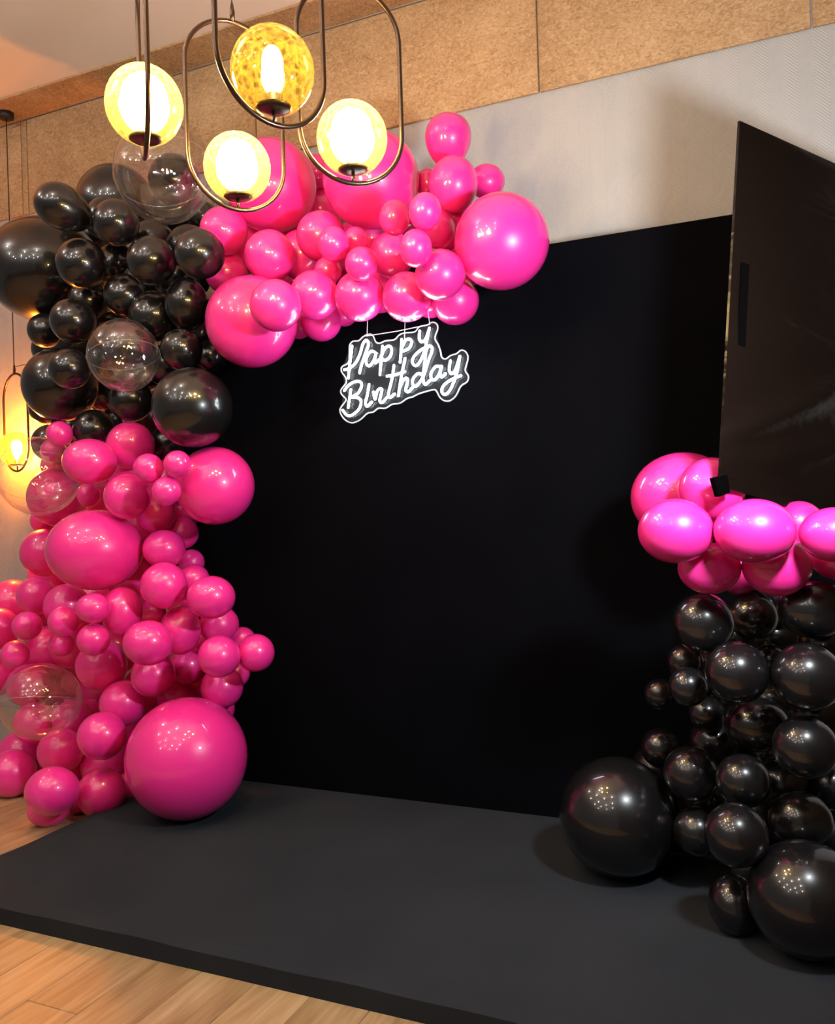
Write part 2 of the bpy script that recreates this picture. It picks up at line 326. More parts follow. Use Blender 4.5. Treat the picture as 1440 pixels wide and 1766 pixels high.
# x, y, z, half width, half height, rotation, shape, bunch, label
BALLOONS = [
(-3.016,-0.500,2.774,0.1314,0.1016,1.94,0.45,0.97,'K','BL','Black balloon tilted egg-shaped, sticking out top left of the black bunch'),
(-3.147,-0.028,2.966,0.1982,0.1982,1.76,-0.14,1.04,'k','BL','Black balloon rearmost behind the big clear bubble, rising against tan boards'),
(-3.004,-0.235,2.805,0.1075,0.1075,2.08,-0.39,1.23,'k','BL','Black balloon almost hidden right behind the one below the tilted egg'),
(-2.771,-0.435,2.686,0.1030,0.1030,1.89,-0.09,0.80,'k','BL','Black balloon just right of the tilted egg-shaped one at the top'),
(-3.580,-0.095,2.676,0.2992,0.2733,1.84,-0.08,0.80,'k','BL','Black balloon largest black one, cut by the left picture edge'),
(-3.039,-0.380,2.554,0.1163,0.1163,1.68,-0.09,0.95,'k','BL','Black balloon in front of the largest black one, below the tilted egg'),
(-2.594,-0.414,2.492,0.1077,0.1077,1.99,-0.08,0.78,'k','BL','Black balloon below the big clear bubble, middle of three in a row'),
(-2.260,-0.500,2.449,0.1034,0.1034,1.79,-0.05,0.73,'k','BL','Black balloon rightmost of the bunch, touching the pink garland under lamps'),
(-2.516,-0.245,2.582,0.1052,0.1052,1.70,-0.05,0.69,'k','BL','Black balloon peeping out behind the rightmost one by the pink garland'),
(-2.782,-0.180,2.678,0.0997,0.0997,1.82,-0.07,0.74,'k','BL','Black balloon grey-looking, half hidden just under the big clear bubble'),
(-2.870,-0.280,2.403,0.1013,0.1013,1.78,-0.05,0.74,'k','BL','Black balloon centre of the bunch, directly above the small clear bubble'),
(-2.514,-0.280,2.316,0.0974,0.1179,1.81,-0.03,0.67,'k','BL','Black balloon upright oval, left of the huge low pink garland balloon'),
(-3.104,-0.380,2.294,0.1059,0.1059,1.80,-0.05,0.77,'k','BL','Black balloon up and left of the small clear bubble'),
(-3.205,-0.180,2.441,0.0995,0.0995,1.71,-0.05,0.76,'k','BL','Black balloon tucked behind, between the two left front black balloons'),
(-3.498,-0.184,2.329,0.0875,0.0875,1.75,-0.07,0.90,'k','BL','Black balloon at the left outline, under the largest black one'),
(-3.012,-0.500,2.040,0.0923,0.0923,1.70,-0.03,0.77,'k','BL','Black balloon touching the left side of the small clear bubble'),
(-3.304,-0.280,2.020,0.1805,0.1805,1.62,-0.03,0.86,'k','BL','Black balloon beside the far ring lamp wire, left edge of the column'),
(-3.715,0.000,1.966,0.0872,0.0872,1.65,-0.02,0.90,'k','BL','Black balloon sliver showing behind the lower left of the column'),
(-2.471,-0.380,2.089,0.0925,0.0925,1.80,-0.02,0.67,'k','BL','Black balloon touching the right side of the small clear bubble'),
(-2.525,-0.100,2.109,0.0783,0.0783,1.64,-0.01,0.67,'k','BL','Black balloon in shade under the huge low pink garland balloon'),
(-2.325,-0.500,1.808,0.1695,0.1695,1.52,0.01,0.83,'k','BL','Black balloon reflecting the neon sign, over the pink stack at right'),
(-2.862,-0.280,1.908,0.1036,0.1036,1.84,-0.02,0.76,'k','BL','Black balloon directly under the small clear bubble'),
(-3.092,-0.280,1.779,0.1028,0.1028,1.54,-0.00,0.81,'k','BL','Black balloon lowest in front, between the two topmost pink ones'),
(-3.577,-0.100,1.762,0.0978,0.0978,1.65,0.01,0.66,'k','BL','Black balloon lowest at left, seen beside the glowing far lamp'),
(-2.749,-0.054,3.007,0.1244,0.1244,2.14,-0.36,1.08,'k','BL','Black balloon seen through the big clear bubble under the lamps'),
(-2.120,-0.161,2.825,0.2054,0.2054,2.22,-0.33,0.94,'p','PT','Pink garland balloon behind the lower left lamp ring, at the back of the garland'),
(-1.584,-0.225,2.728,0.2019,0.2019,1.72,0.00,0.54,'p','PT','Pink garland balloon behind the right lamp ring, against the wall boards'),
(-2.283,-0.299,2.608,0.1052,0.1052,1.96,-0.09,0.75,'p','PT','Pink garland balloon reddish, left end of garland under the lower left lamp'),
(-2.009,-0.356,2.441,0.1074,0.1074,2.03,-0.06,0.68,'p','PT','Pink garland balloon upright, straight below the lower left lamp ring'),
(-1.802,-0.280,2.512,0.1034,0.1034,2.02,-0.05,0.61,'p','PT','Pink garland balloon half hidden behind the little pair in mid garland'),
(-1.620,-0.500,2.389,0.0616,0.0682,1.88,0.00,0.51,'p','PT','Pink garland balloon upper left of the four little ones in mid garland'),
(-1.583,-0.380,2.430,0.0498,0.0544,1.88,0.01,0.49,'p','PT','Pink garland balloon tucked behind the upper right of the mid garland four'),
(-1.495,-0.507,2.291,0.0652,0.0652,1.91,-0.10,0.79,'p','PT','Pink garland balloon right front of the little four in mid garland'),
(-1.744,-0.329,2.345,0.0575,0.0575,1.75,-0.03,0.69,'p','PT','Pink garland balloon lowest of the little four in mid garland'),
(-1.354,-0.500,2.445,0.0574,0.0659,1.90,0.02,0.44,'p','PT','Pink garland balloon left of the little three under the right lamp'),
(-1.177,-0.620,2.401,0.0581,0.0661,1.91,0.04,0.41,'p','PT','Pink garland balloon uppermost of the little three under the right lamp'),
(-1.214,-0.629,2.274,0.0586,0.0667,1.87,0.03,0.42,'p','PT','Pink garland balloon lowest of the little three under the right lamp'),
(-1.266,-0.280,2.451,0.0672,0.0739,1.89,0.04,0.40,'p','PT',"Pink garland balloon hidden behind the little three, left of the garland's end giant"),
(-1.473,-0.280,2.381,0.0922,0.0922,2.02,0.00,0.50,'p','PT','Pink garland balloon behind the lowest of the little three, mid garland'),
(-1.177,-0.497,2.206,0.0933,0.0933,1.84,-0.02,0.61,'p','PT','Pink garland balloon lower left of the giant at the right end of garland'),
(-0.975,-0.377,2.329,0.1765,0.1765,1.85,0.07,0.29,'p','PT','Pink garland balloon largest, right end of the garland against the backdrop edge'),
(-1.251,-0.180,2.840,0.1060,0.0947,-3.03,1.16,2.07,'P','PT','Pink garland balloon egg-shaped, topmost of all, against the pale wall'),
(-1.196,-0.280,2.617,0.0968,0.1078,1.94,0.05,0.38,'p','PT','Pink garland balloon second from top, under the egg-shaped topmost one'),
(-1.120,-0.100,2.676,0.0754,0.0685,1.94,0.06,0.35,'p','PT','Pink garland balloon shaded purple, behind and right of the second from top'),
(-1.398,-0.055,2.739,0.0574,0.0574,2.02,-0.28,0.98,'p','PT','Pink garland balloon dark red sliver left of the second from top'),
(-2.078,-0.404,2.160,0.1928,0.1928,2.21,-0.00,0.60,'p','PT','Pink garland balloon hanging low at the left, beside the black bunch'),
(-1.817,-0.620,2.149,0.0997,0.0997,1.74,-0.00,0.55,'p','PT','Pink garland balloon in front of the low hanging giant at left'),
(-1.759,-0.421,2.226,0.0990,0.0990,1.88,0.04,0.42,'p','PT','Pink garland balloon in the bottom row, right of the front of low giant'),
(-1.871,-0.180,2.182,0.0896,0.0896,1.79,0.01,0.54,'p','PT','Pink garland balloon lowest one, up and left of the neon sign'),
(-1.568,-0.393,2.202,0.1000,0.1000,1.71,0.00,0.60,'p','PT','Pink garland balloon bottom row, over the word Happy, left wire of the sign'),
(-1.367,-0.380,2.175,0.0969,0.0969,1.68,0.03,0.45,'p','PT','Pink garland balloon bottom row, over the middle wire of the neon sign'),
(-1.205,-0.280,2.160,0.0943,0.0943,1.85,0.09,0.23,'p','PT','Pink garland balloon bottom row right end, up and right of the neon sign'),
(-2.364,-0.180,2.464,0.0982,0.0982,1.75,-0.03,0.67,'p','PT','Pink garland balloon reddish, between the black bunch and the low giant'),
(-2.874,-0.534,1.608,0.1173,0.1023,1.64,0.01,0.79,'p','PL','Pink left stack balloon wide, at the very top left of the stack in front'),
(-2.811,-0.346,1.687,0.1096,0.1096,1.67,-0.02,1.02,'p','PL',"Pink left stack balloon highest in front, right under the small clear bubble's black neighbours"),
(-3.171,-0.420,1.760,0.0604,0.0604,1.56,-0.00,0.94,'p','PL','Pink left stack balloon little, topmost at left, above the left clear bubble'),
(-3.420,-0.229,1.703,0.0631,0.0631,1.69,-0.02,0.96,'p','PL','Pink left stack balloon little, seen through the top of the left clear bubble'),
(-2.467,-0.620,1.555,0.0614,0.0614,1.99,-0.02,0.81,'p','PL','Pink left stack balloon left one of the little three beside the upper right giant'),
(-2.315,-0.620,1.564,0.0559,0.0559,1.87,-0.03,0.85,'p','PL','Pink left stack balloon top one of the little three beside the upper right giant'),
(-2.376,-0.620,1.455,0.0598,0.0598,1.63,0.02,0.72,'p','PL','Pink left stack balloon bottom one of the little three beside the upper right giant'),
(-2.695,-0.500,1.446,0.1020,0.1020,1.65,0.03,0.70,'p','PL','Pink left stack balloon directly above the wide giant in mid stack'),
(-3.042,-0.380,1.465,0.0527,0.0580,1.60,0.02,0.79,'p','PL','Pink left stack balloon little, between left clear bubble and the wide giant'),
(-2.313,-0.380,1.478,0.1706,0.1706,1.42,0.01,0.58,'p','PL','Pink left stack balloon giant at upper right, out over the black backdrop'),
(-3.495,-0.138,1.475,0.1528,0.1528,1.64,0.03,0.70,'p','PL','Pink left stack balloon dark red, seen through the left clear bubble'),
(-2.894,-0.500,1.213,0.2096,0.1818,1.54,0.05,0.78,'p','PL','Pink left stack balloon wide giant in the middle of the stack'),
(-2.723,-0.293,1.364,0.0935,0.0935,1.46,0.04,0.81,'p','PL','Pink left stack balloon under the bottom one of the little upper three'),
(-2.604,-0.380,1.206,0.0944,0.0867,1.54,0.04,0.71,'p','PL',"Pink left stack balloon touching the wide giant's right side"),
(-2.673,-0.167,1.270,0.0758,0.0758,1.22,-0.04,0.48,'p','PL','Pink left stack balloon purple shaded, below the upper right giant'),
(-3.552,-0.180,1.189,0.1231,0.1231,1.60,0.05,0.94,'p','PL','Pink left stack balloon dark red, left of the wide giant beside tan wall'),
(-2.508,-0.500,1.053,0.1004,0.1004,1.50,0.06,0.83,'p','PL','Pink left stack balloon lower right of the wide giant'),
(-2.617,-0.180,1.133,0.0618,0.0618,1.64,0.04,0.78,'p','PL','Pink left stack balloon small purple, at the right outline beside mid stack'),
(-2.526,-0.280,1.059,0.0728,0.0728,1.60,0.06,0.43,'p','PL','Pink left stack balloon behind the pair right of and below the wide giant'),
(-2.260,-0.500,1.005,0.1006,0.0910,1.48,0.05,0.66,'p','PL','Pink left stack balloon at the right outline, against the black, below the wide giant'),
(-3.399,-0.380,0.989,0.0930,0.0930,1.42,0.05,0.71,'p','PL','Pink left stack balloon below left of the wide giant, second from the wall'),
(-3.204,-0.380,0.941,0.1064,0.1064,1.39,0.07,0.81,'p','PL',"Pink left stack balloon straight below the wide giant's left half"),
(-2.771,-0.644,0.968,0.0720,0.0648,1.48,0.07,0.78,'p','PL','Pink left stack balloon little, topmost of the little trio under the wide giant'),
(-2.766,-0.483,0.936,0.0902,0.1103,1.47,0.07,0.75,'p','PL',"Pink left stack balloon upright oval below the wide giant's right half"),
(-3.845,-0.139,0.920,0.1264,0.1264,1.57,0.07,0.88,'p','PL','Pink left stack balloon red lit, leftmost by the tan wall below wide giant'),
(-3.749,-0.313,0.810,0.1063,0.1063,1.09,0.17,1.03,'p','PL','Pink left stack balloon cut by the left picture edge, second above the low clear bubble'),
(-3.331,-0.500,0.860,0.0674,0.0674,1.66,0.08,0.84,'p','PL','Pink left stack balloon little reddish, second from left picture edge above clear bubble'),
(-2.970,-0.620,0.903,0.0674,0.0674,1.38,0.10,0.90,'p','PL','Pink left stack balloon little, left one of the little trio under the wide giant'),
(-2.801,-0.620,0.829,0.0700,0.0700,1.55,0.08,0.75,'p','PL','Pink left stack balloon little, bottom one of the little trio under the wide giant'),
(-3.416,-0.500,0.723,0.0652,0.0652,1.47,0.09,0.78,'p','PL','Pink left stack balloon little, just above the low clear bubble at left'),
(-3.242,-0.380,0.754,0.0545,0.0545,1.57,0.09,0.97,'p','PL','Pink left stack balloon little purple, wedged below the left of the little trio'),
(-2.497,-0.620,0.824,0.1037,0.0943,1.44,0.08,0.72,'p','PL','Pink left stack balloon broad, front of the stack right of the little trio'),
(-2.503,-0.409,0.848,0.0900,0.1076,1.45,0.07,0.69,'p','PL','Pink left stack balloon upright, between the broad front one and the right outline'),
(-2.414,-0.250,0.851,0.0893,0.0893,1.24,0.01,0.48,'p','PL','Pink left stack balloon right outline, under the topmost one against the black'),
(-2.220,-0.511,0.760,0.0877,0.0877,1.51,0.07,0.71,'p','PL','Pink left stack balloon touching the one that sticks out farthest right'),
(-2.137,-0.369,0.755,0.0807,0.0807,1.35,0.06,0.59,'p','PL','Pink left stack balloon sticking out farthest right over the black backdrop'),
(-2.389,-0.277,0.576,0.0944,0.0944,1.36,0.10,0.76,'p','PL','Pink left stack balloon above the right shoulder of the giant on the platform'),
(-3.022,-0.354,0.662,0.1184,0.1184,1.23,0.15,0.93,'p','PL','Pink left stack balloon right of the low clear bubble, under the little trio'),
(-2.688,-0.380,0.636,0.1006,0.1006,1.69,0.08,0.76,'p','PL','Pink left stack balloon below the broad front one'),
(-2.643,-0.193,0.647,0.0893,0.0893,1.34,0.09,0.75,'p','PL','Pink left stack balloon shaded, behind the pair at the right outline'),
(-2.734,-0.173,0.495,0.0928,0.0928,1.29,0.05,0.54,'p','PL','Pink left stack balloon peeping over the top of the giant on the platform'),
(-2.884,-0.369,0.493,0.1060,0.1060,1.27,0.11,0.75,'p','PL','Pink left stack balloon upper left of the giant on the platform'),
(-2.846,-0.543,0.389,0.1055,0.1055,1.60,0.12,0.70,'p','PL','Pink left stack balloon touching the left side of the giant on the platform'),
(-2.413,-0.503,0.318,0.2555,0.2555,1.21,0.06,0.56,'p','PL','Pink left stack balloon biggest pink giant, resting on the platform'),
(-3.236,-0.413,0.254,0.1069,0.1069,1.25,0.06,0.59,'p','PL','Pink left stack balloon under the low clear bubble, second row from the bottom'),
(-3.577,-0.406,0.115,0.1160,0.1160,1.49,0.22,1.35,'p','PL','Pink left stack balloon bottom row, cut by the left picture edge over floor'),
(-2.961,-0.721,0.188,0.1122,0.1029,1.29,0.15,0.79,'p','PL',"Pink left stack balloon bottom row front, at the platform's left edge"),
(-2.903,-0.500,0.118,0.1088,0.1088,1.50,0.13,0.74,'p','PL','Pink left stack balloon bottom row, left of the giant on the platform'),
(-3.080,-0.636,0.072,0.0916,0.0795,1.27,0.15,0.79,'p','PL','Pink left stack balloon lowest, half hidden under the bottom row front one'),
(-3.507,-0.320,0.345,0.1037,0.1037,1.38,0.13,0.86,'p','PL','Pink left stack balloon lower left of two seen through the low clear bubble'),
(-3.606,-0.261,0.517,0.1091,0.1091,1.35,0.09,0.74,'p','PL','Pink left stack balloon upper of those seen through the low clear bubble'),
(-3.306,-0.270,0.368,0.0955,0.0955,1.45,0.15,1.01,'p','PL','Pink left stack balloon right one seen through the low clear bubble'),
(-3.356,-0.118,0.368,0.0682,0.0682,1.35,0.15,0.96,'p','PL',"Pink left stack balloon small purple, at the low clear bubble's right edge"),
(-3.808,-0.270,0.559,0.1018,0.1018,1.54,0.11,0.80,'p','PL','Pink left stack balloon left picture edge, level with top of low clear bubble'),
(-2.863,-0.180,0.893,0.0655,0.0655,1.53,0.06,0.65,'p','PL','Pink left stack balloon small purple gap filler behind the upright oval pair'),
(-0.350,-0.438,1.354,0.1710,0.1520,1.58,0.04,0.12,'p','RP',"Pink balloon rearmost giant, left end of the right pillar's pink collar"),
(-0.239,-0.666,1.372,0.0999,0.0999,1.35,-0.05,-0.30,'p','RP',"Pink balloon partly hidden behind the black film panel's lower corner"),
(-0.323,-0.870,1.255,0.1061,0.0930,1.54,0.03,0.13,'p','RP',"Pink balloon front left of the right pillar's pink collar"),
(-0.111,-0.881,1.251,0.1082,0.0896,1.54,0.02,0.04,'p','RP','Pink balloon front middle of the pink collar, under the film panel'),
(0.089,-0.870,1.237,0.0898,0.0736,1.53,0.02,-0.04,'p','RP','Pink balloon front right of the pink collar, cut by picture edge'),
(-0.245,-0.750,1.139,0.0903,0.0770,1.50,0.01,0.09,'p','RP','Pink balloon lower left of the pink collar, over black balloons'),
(-0.060,-0.734,1.145,0.0967,0.0886,1.50,0.01,0.02,'p','RP','Pink balloon lower middle of the pink collar, over black balloons'),
(0.107,-0.630,1.166,0.0804,0.0739,1.51,0.01,-0.04,'p','RP','Pink balloon lower right of the pink collar, cut by picture edge'),
(-0.181,-0.431,1.106,0.0772,0.0772,1.42,0.06,0.37,'p','RP','Pink balloon dark pink, wedged behind the lower pair of the collar'),
(0.002,-0.530,1.256,0.0743,0.0743,1.47,0.01,-0.11,'p','RP','Pink balloon sliver seen between front middle and front right collar balloons'),
(-0.277,-0.650,0.963,0.0930,0.0930,1.39,-0.04,-0.05,'k','RK','Black balloon top left of the right black pillar, under pink collar'),
(-0.143,-0.429,0.958,0.0783,0.0783,1.39,-0.01,0.09,'k','RK','Black balloon shaded, behind the top pair of the right black pillar'),
(0.032,-0.650,1.011,0.0989,0.0875,1.46,-0.02,-0.01,'k','RK','Black balloon top right of the black pillar, under pink collar'),
(-0.352,-0.530,0.819,0.0559,0.0559,1.60,-0.02,0.16,'k','RK',"Black balloon small, uppermost of the small trio at pillar's left side"),
(-0.328,-0.650,0.763,0.0611,0.0611,1.22,-0.02,0.16,'k','RK',"Black balloon small, front of the small trio at pillar's left side"),
(-0.448,-0.430,0.687,0.0518,0.0518,1.32,-0.00,0.24,'k','RK',"Black balloon small, leftmost of the small trio at pillar's left side"),
(-0.176,-0.770,0.836,0.0900,0.0900,1.35,-0.01,0.16,'k','RK','Black balloon second row of the right pillar, right of the small trio'),
(0.009,-0.770,0.833,0.0954,0.0954,1.40,-0.09,-0.23,'k','RK','Black balloon second row of the right pillar, near the picture edge'),
(-0.100,-0.330,0.801,0.0538,0.0538,1.25,-0.01,0.11,'k','RK','Black balloon grey gap filler between the second row pair'),
(-0.297,-0.430,0.632,0.0595,0.0595,1.44,-0.04,0.12,'k','RK','Black balloon small, low behind the small trio'),
(-0.138,-0.530,0.629,0.0974,0.0852,1.33,-0.06,0.06,'k','RK','Black balloon half lit, centre of right pillar under the second row'),
(-0.002,-0.770,0.634,0.0871,0.0871,1.30,-0.08,0.02,'k','RK','Black balloon third row of the right pillar, near the picture edge'),
(-0.465,-0.330,0.475,0.0699,0.0699,1.17,-0.04,0.15,'k','RK','Black balloon dim, over the big one that rests on the platform'),
(-0.342,-0.530,0.456,0.0883,0.0883,1.12,0.07,0.38,'k','RK','Black balloon upper right of the big one resting on the platform'),
(-0.177,-0.650,0.485,0.0802,0.0802,1.27,-0.05,0.14,'k','RK','Black balloon middle of the pillar, between two others of the fourth row'),
(-0.597,-0.462,0.264,0.2001,0.2001,1.17,-0.05,0.20,'k','RK','Black balloon big one on the platform, foot of the right pillar'),
(-0.328,-0.530,0.269,0.0773,0.0773,1.22,-0.10,0.07,'k','RK','Black balloon touching the right side of the big one on platform'),
(-0.189,-0.816,0.378,0.0891,0.0891,1.25,-0.08,0.13,'k','RK','Black balloon front of the lower pillar, right of the big one'),
(-0.021,-0.634,0.380,0.0902,0.0806,1.24,-0.10,0.04,'k','RK','Black balloon lower right of the pillar above the corner giant'),
(-0.208,-0.730,0.137,0.0735,0.0863,1.15,-0.10,0.12,'k','RK','Black balloon low, touching the left side of the corner giant'),
(-0.012,-0.809,0.219,0.1567,0.1567,1.05,-0.13,0.06,'k','RK','Black balloon corner giant at the bottom right, nearest the picture edge'),
(-2.580,-0.331,2.911,0.2191,0.2240,1.95,-0.07,0.67,'c','CL','big clear bubble balloon under the left ring lamp, over black balloons'),
(-2.581,-0.620,2.037,0.1490,0.1537,1.75,-0.03,0.74,'c','CL','small clear bubble balloon in front of the black bunch'),
(-3.320,-0.411,1.567,0.1917,0.1890,1.62,0.01,0.84,'c','CL','clear bubble balloon in front of the far glowing lamp'),
(-3.233,-0.521,0.513,0.1810,0.1759,1.38,0.12,0.82,'c','CL','low clear bubble balloon at left edge of the pink stack'),
(-2.745,-0.409,2.121,0.1148,0.1148,1.80,-0.06,0.85,'k','BL','Black balloon showing only in a gap above the small clear bubble'),
(-3.224,-0.064,2.164,0.0904,0.0904,1.68,-0.01,0.62,'k','BL','Black balloon showing only in a gap left of the small clear bubble'),
(-2.879,-0.156,2.064,0.0911,0.0911,1.91,-0.01,0.71,'k','BL','Black balloon showing only in a gap lower right of the small clear bubble'),
(-3.244,0.026,2.338,0.0981,0.0981,1.99,-0.01,0.68,'k','BL','Black balloon showing only in a gap upper left of the small clear bubble'),
(-3.521,0.180,2.932,0.0915,0.0915,1.76,-0.08,0.75,'k','BL','Black balloon showing only in a gap upper right of the one under the egg'),
(-2.580,-0.056,2.795,0.0745,0.0745,1.93,-0.26,1.15,'k','BL','Black balloon showing only in a gap lower right of the big clear bubble'),
(-2.761,-0.153,1.704,0.0849,0.0849,1.53,0.01,0.67,'k','BL','Black balloon showing only in a gap upper right of the upper little three'),
(-3.116,-0.098,1.838,0.0833,0.0833,1.60,-0.01,0.89,'k','BL','Black balloon showing only in a gap upper right of the wide top pink one'),
(-2.737,-0.241,2.295,0.1193,0.1193,1.97,0.06,0.47,'k','BL','Black balloon showing only in a gap upper right of the small clear bubble'),
(-2.877,0.123,2.942,0.1309,0.1309,1.81,-0.03,0.56,'k','BL','Black balloon showing only in a gap below the big clear bubble'),
(-3.246,0.073,2.697,0.1107,0.1107,1.66,-0.07,0.80,'k','BL','Black balloon showing only in a gap right of the one under the egg'),
(-3.355,0.091,2.052,0.1358,0.1358,1.78,-0.01,0.71,'k','BL','Black balloon showing only in a gap lower left of the small clear bubble'),
(-3.616,0.139,2.325,0.1403,0.1403,1.76,-0.06,0.87,'k','BL','Black balloon showing only in a gap above the lamp-side black balloon'),
(-2.785,0.000,2.534,0.1264,0.1264,2.41,-0.74,1.20,'k','BL','Black balloon showing only in a gap lower left of the rightmost black one'),
(-3.114,0.117,1.893,0.1336,0.1336,1.57,-0.00,0.90,'k','BL','Black balloon showing only in a gap left of the sign-mirroring black balloon'),
(-2.617,-0.089,2.244,0.0795,0.0795,1.95,-0.06,0.76,'k','BL','Black balloon showing only in a gap left of the low hanging pink giant'),
(-3.853,0.164,2.329,0.0938,0.0938,1.81,-0.06,0.87,'k','BL','Black balloon showing only in a gap upper left of the lamp-side black balloon'),
(-2.705,-0.210,2.067,0.0989,0.0989,1.99,0.13,0.38,'k','BL','Black balloon showing only in a gap right of the small clear bubble'),
(-3.683,0.142,1.861,0.0921,0.0921,1.67,0.01,0.63,'k','BL','Black balloon showing only in a gap upper left of the wide top pink one'),
(-2.567,-0.133,2.461,0.0627,0.0627,1.68,-0.03,0.65,'k','BL','Black balloon showing only in a gap below the rightmost black one'),
(-3.042,0.066,2.550,0.1313,0.1313,1.87,-0.03,0.68,'k','BL','Black balloon showing only in a gap left of the rightmost black one'),
(-1.981,-0.134,2.497,0.1130,0.1130,2.23,0.03,0.50,'p','PT','Dark pink balloon showing only in a gap lower left of the mid garland four'),
(-2.019,0.079,2.953,0.0778,0.0778,2.00,0.00,0.50,'p','PT','Dark pink balloon showing only in a gap right of the left lamp giant'),
(-2.057,0.177,2.815,0.1011,0.1011,2.07,0.04,0.44,'p','PT','Dark pink balloon showing only in a gap above the mid garland four'),
(-1.733,0.010,2.575,0.1139,0.1139,2.13,-0.89,1.38,'p','PT','Dark pink balloon showing only in a gap below the right lamp giant'),
(-2.025,-0.121,2.205,0.0743,0.0743,1.72,-0.01,0.61,'p','PT','Dark pink balloon showing only in a gap left of the lowest garland balloon'),
(-1.346,-0.195,2.194,0.0676,0.0676,1.75,0.04,0.41,'p','PT','Dark pink balloon showing only in a gap lower left of the garland end giant'),
(-1.812,-0.075,2.229,0.0587,0.0587,1.83,-0.02,0.62,'p','PT','Dark pink balloon showing only in a gap right of the lowest garland balloon'),
(-1.266,-0.111,2.519,0.1050,0.1050,2.41,-0.04,0.46,'p','PT','Dark pink balloon showing only in a gap left of the garland end giant'),
(-1.958,0.106,2.497,0.1193,0.1193,1.93,0.02,0.47,'p','PT','Dark pink balloon showing only in a gap lower right of the mid garland four'),
(-1.601,-0.145,2.298,0.1081,0.1081,1.70,0.02,0.44,'p','PT','Dark pink balloon showing only in a gap upper right of the lowest garland balloon'),
(-2.355,-0.022,2.617,0.1206,0.1206,2.16,-0.61,1.28,'p','PT','Dark pink balloon showing only in a gap right of the rightmost black one'),
(-1.578,0.144,2.689,0.1157,0.1157,1.71,0.02,0.51,'p','PT','Dark pink balloon showing only in a gap lower right of the right lamp giant'),
(-2.251,0.156,2.746,0.1026,0.1026,1.89,-0.02,0.56,'p','PT','Dark pink balloon showing only in a gap left of the mid garland four'),
(-2.148,-0.011,2.452,0.0978,0.0978,2.47,-0.71,1.04,'p','PT','Dark pink balloon showing only in a gap upper right of the low hanging pink giant'),
(-1.212,-0.136,2.332,0.0856,0.0856,2.12,0.10,0.29,'p','PT','Dark pink balloon showing only in a gap below the topmost pink egg'),
(-3.675,-0.067,0.660,0.1354,0.1354,1.43,0.13,1.08,'p','PL','Dark pink balloon showing only in a gap above the low clear bubble'),
(-3.726,0.092,0.440,0.1403,0.1403,1.50,0.11,0.80,'p','PL','Dark pink balloon showing only in a gap upper right of the low clear bubble'),
(-3.129,-0.233,0.150,0.1242,0.1242,1.39,0.15,0.89,'p','PL','Dark pink balloon showing only in a gap upper right of the bottom row front one'),
(-2.961,-0.192,1.056,0.1233,0.1233,1.59,0.06,0.74,'p','PL','Dark pink balloon showing only in a gap lower right of the wide pink giant'),
(-2.894,-0.309,0.089,0.0778,0.0778,1.55,0.13,0.77,'p','PL','Dark pink balloon showing only in a gap lower left of the biggest pink giant'),
(-2.378,-0.129,0.766,0.0615,0.0615,1.46,0.07,0.67,'p','PL','Dark pink balloon showing only in a gap upper left of the farthest right pink one'),
(-2.425,-0.117,0.605,0.0620,0.0620,1.37,0.08,0.65,'p','PL','Dark pink balloon showing only in a gap lower left of the farthest right pink one'),
(-2.724,-0.087,1.375,0.0804,0.0804,1.45,0.05,0.82,'p','PL','Dark pink balloon showing only in a gap lower left of the upper right pink giant'),
(-3.065,-0.484,0.061,0.0608,0.0608,1.92,0.10,0.88,'p','PL','Dark pink balloon showing only in a gap lower right of the bottom row front one'),
(-3.484,0.149,1.517,0.1389,0.1389,1.80,0.03,0.72,'p','PL','Dark pink balloon showing only in a gap below the wide top pink one'),
(-3.728,-0.205,0.136,0.1322,0.1322,1.46,0.15,0.87,'p','PL','Dark pink balloon showing only in a gap lower left of the low clear bubble'),
(-3.676,-0.068,1.355,0.0706,0.0706,1.67,0.04,0.74,'p','PL','Dark pink balloon showing only in a gap below the clear bubble by the far lamp'),
(-3.142,-0.141,0.697,0.1269,0.1269,1.43,0.06,0.55,'p','PL','Dark pink balloon showing only in a gap left of the broad front pink one'),
(-2.958,-0.124,0.495,0.1251,0.1251,1.41,0.09,0.70,'p','PL','Dark pink balloon showing only in a gap upper left of the biggest pink giant'),
(-3.671,0.033,1.656,0.0900,0.0900,1.70,-0.01,0.99,'p','PL','Dark pink balloon showing only in a gap left of the wide top pink one'),
(-2.997,-0.110,1.292,0.1260,0.1260,1.28,-0.01,0.59,'p','PL','Dark pink balloon showing only in a gap right of the wide pink giant'),
(-3.790,0.095,1.044,0.1412,0.1412,1.44,0.06,0.81,'p','PL','Dark pink balloon showing only in a gap lower left of the wide pink giant'),
(-3.444,0.070,0.422,0.1363,0.1363,1.39,0.06,0.55,'p','PL','Dark pink balloon showing only in a gap right of the low clear bubble'),
(-2.481,-0.191,0.454,0.0766,0.0766,1.25,0.06,0.57,'p','PL','Dark pink balloon showing only in a gap upper right of the biggest pink giant'),
(-3.354,-0.268,0.104,0.1041,0.1041,1.49,0.14,0.83,'p','PL','Dark pink balloon showing only in a gap lower right of the low clear bubble'),
(-2.653,-0.071,0.518,0.0641,0.0641,1.25,0.19,0.97,'p','PL','Dark pink balloon showing only in a gap above the biggest pink giant'),
(-2.950,-0.188,1.587,0.1233,0.1233,1.66,0.00,0.85,'p','PL','Dark pink balloon showing only in a gap right of the wide top pink one'),
(-3.403,-0.143,0.718,0.1300,0.1300,1.34,0.11,0.88,'p','PL','Dark pink balloon showing only in a gap below the little trio'),
(-2.741,-0.193,1.526,0.0997,0.0997,1.73,0.02,0.71,'p','PL','Dark pink balloon showing only in a gap lower right of the upper little three'),
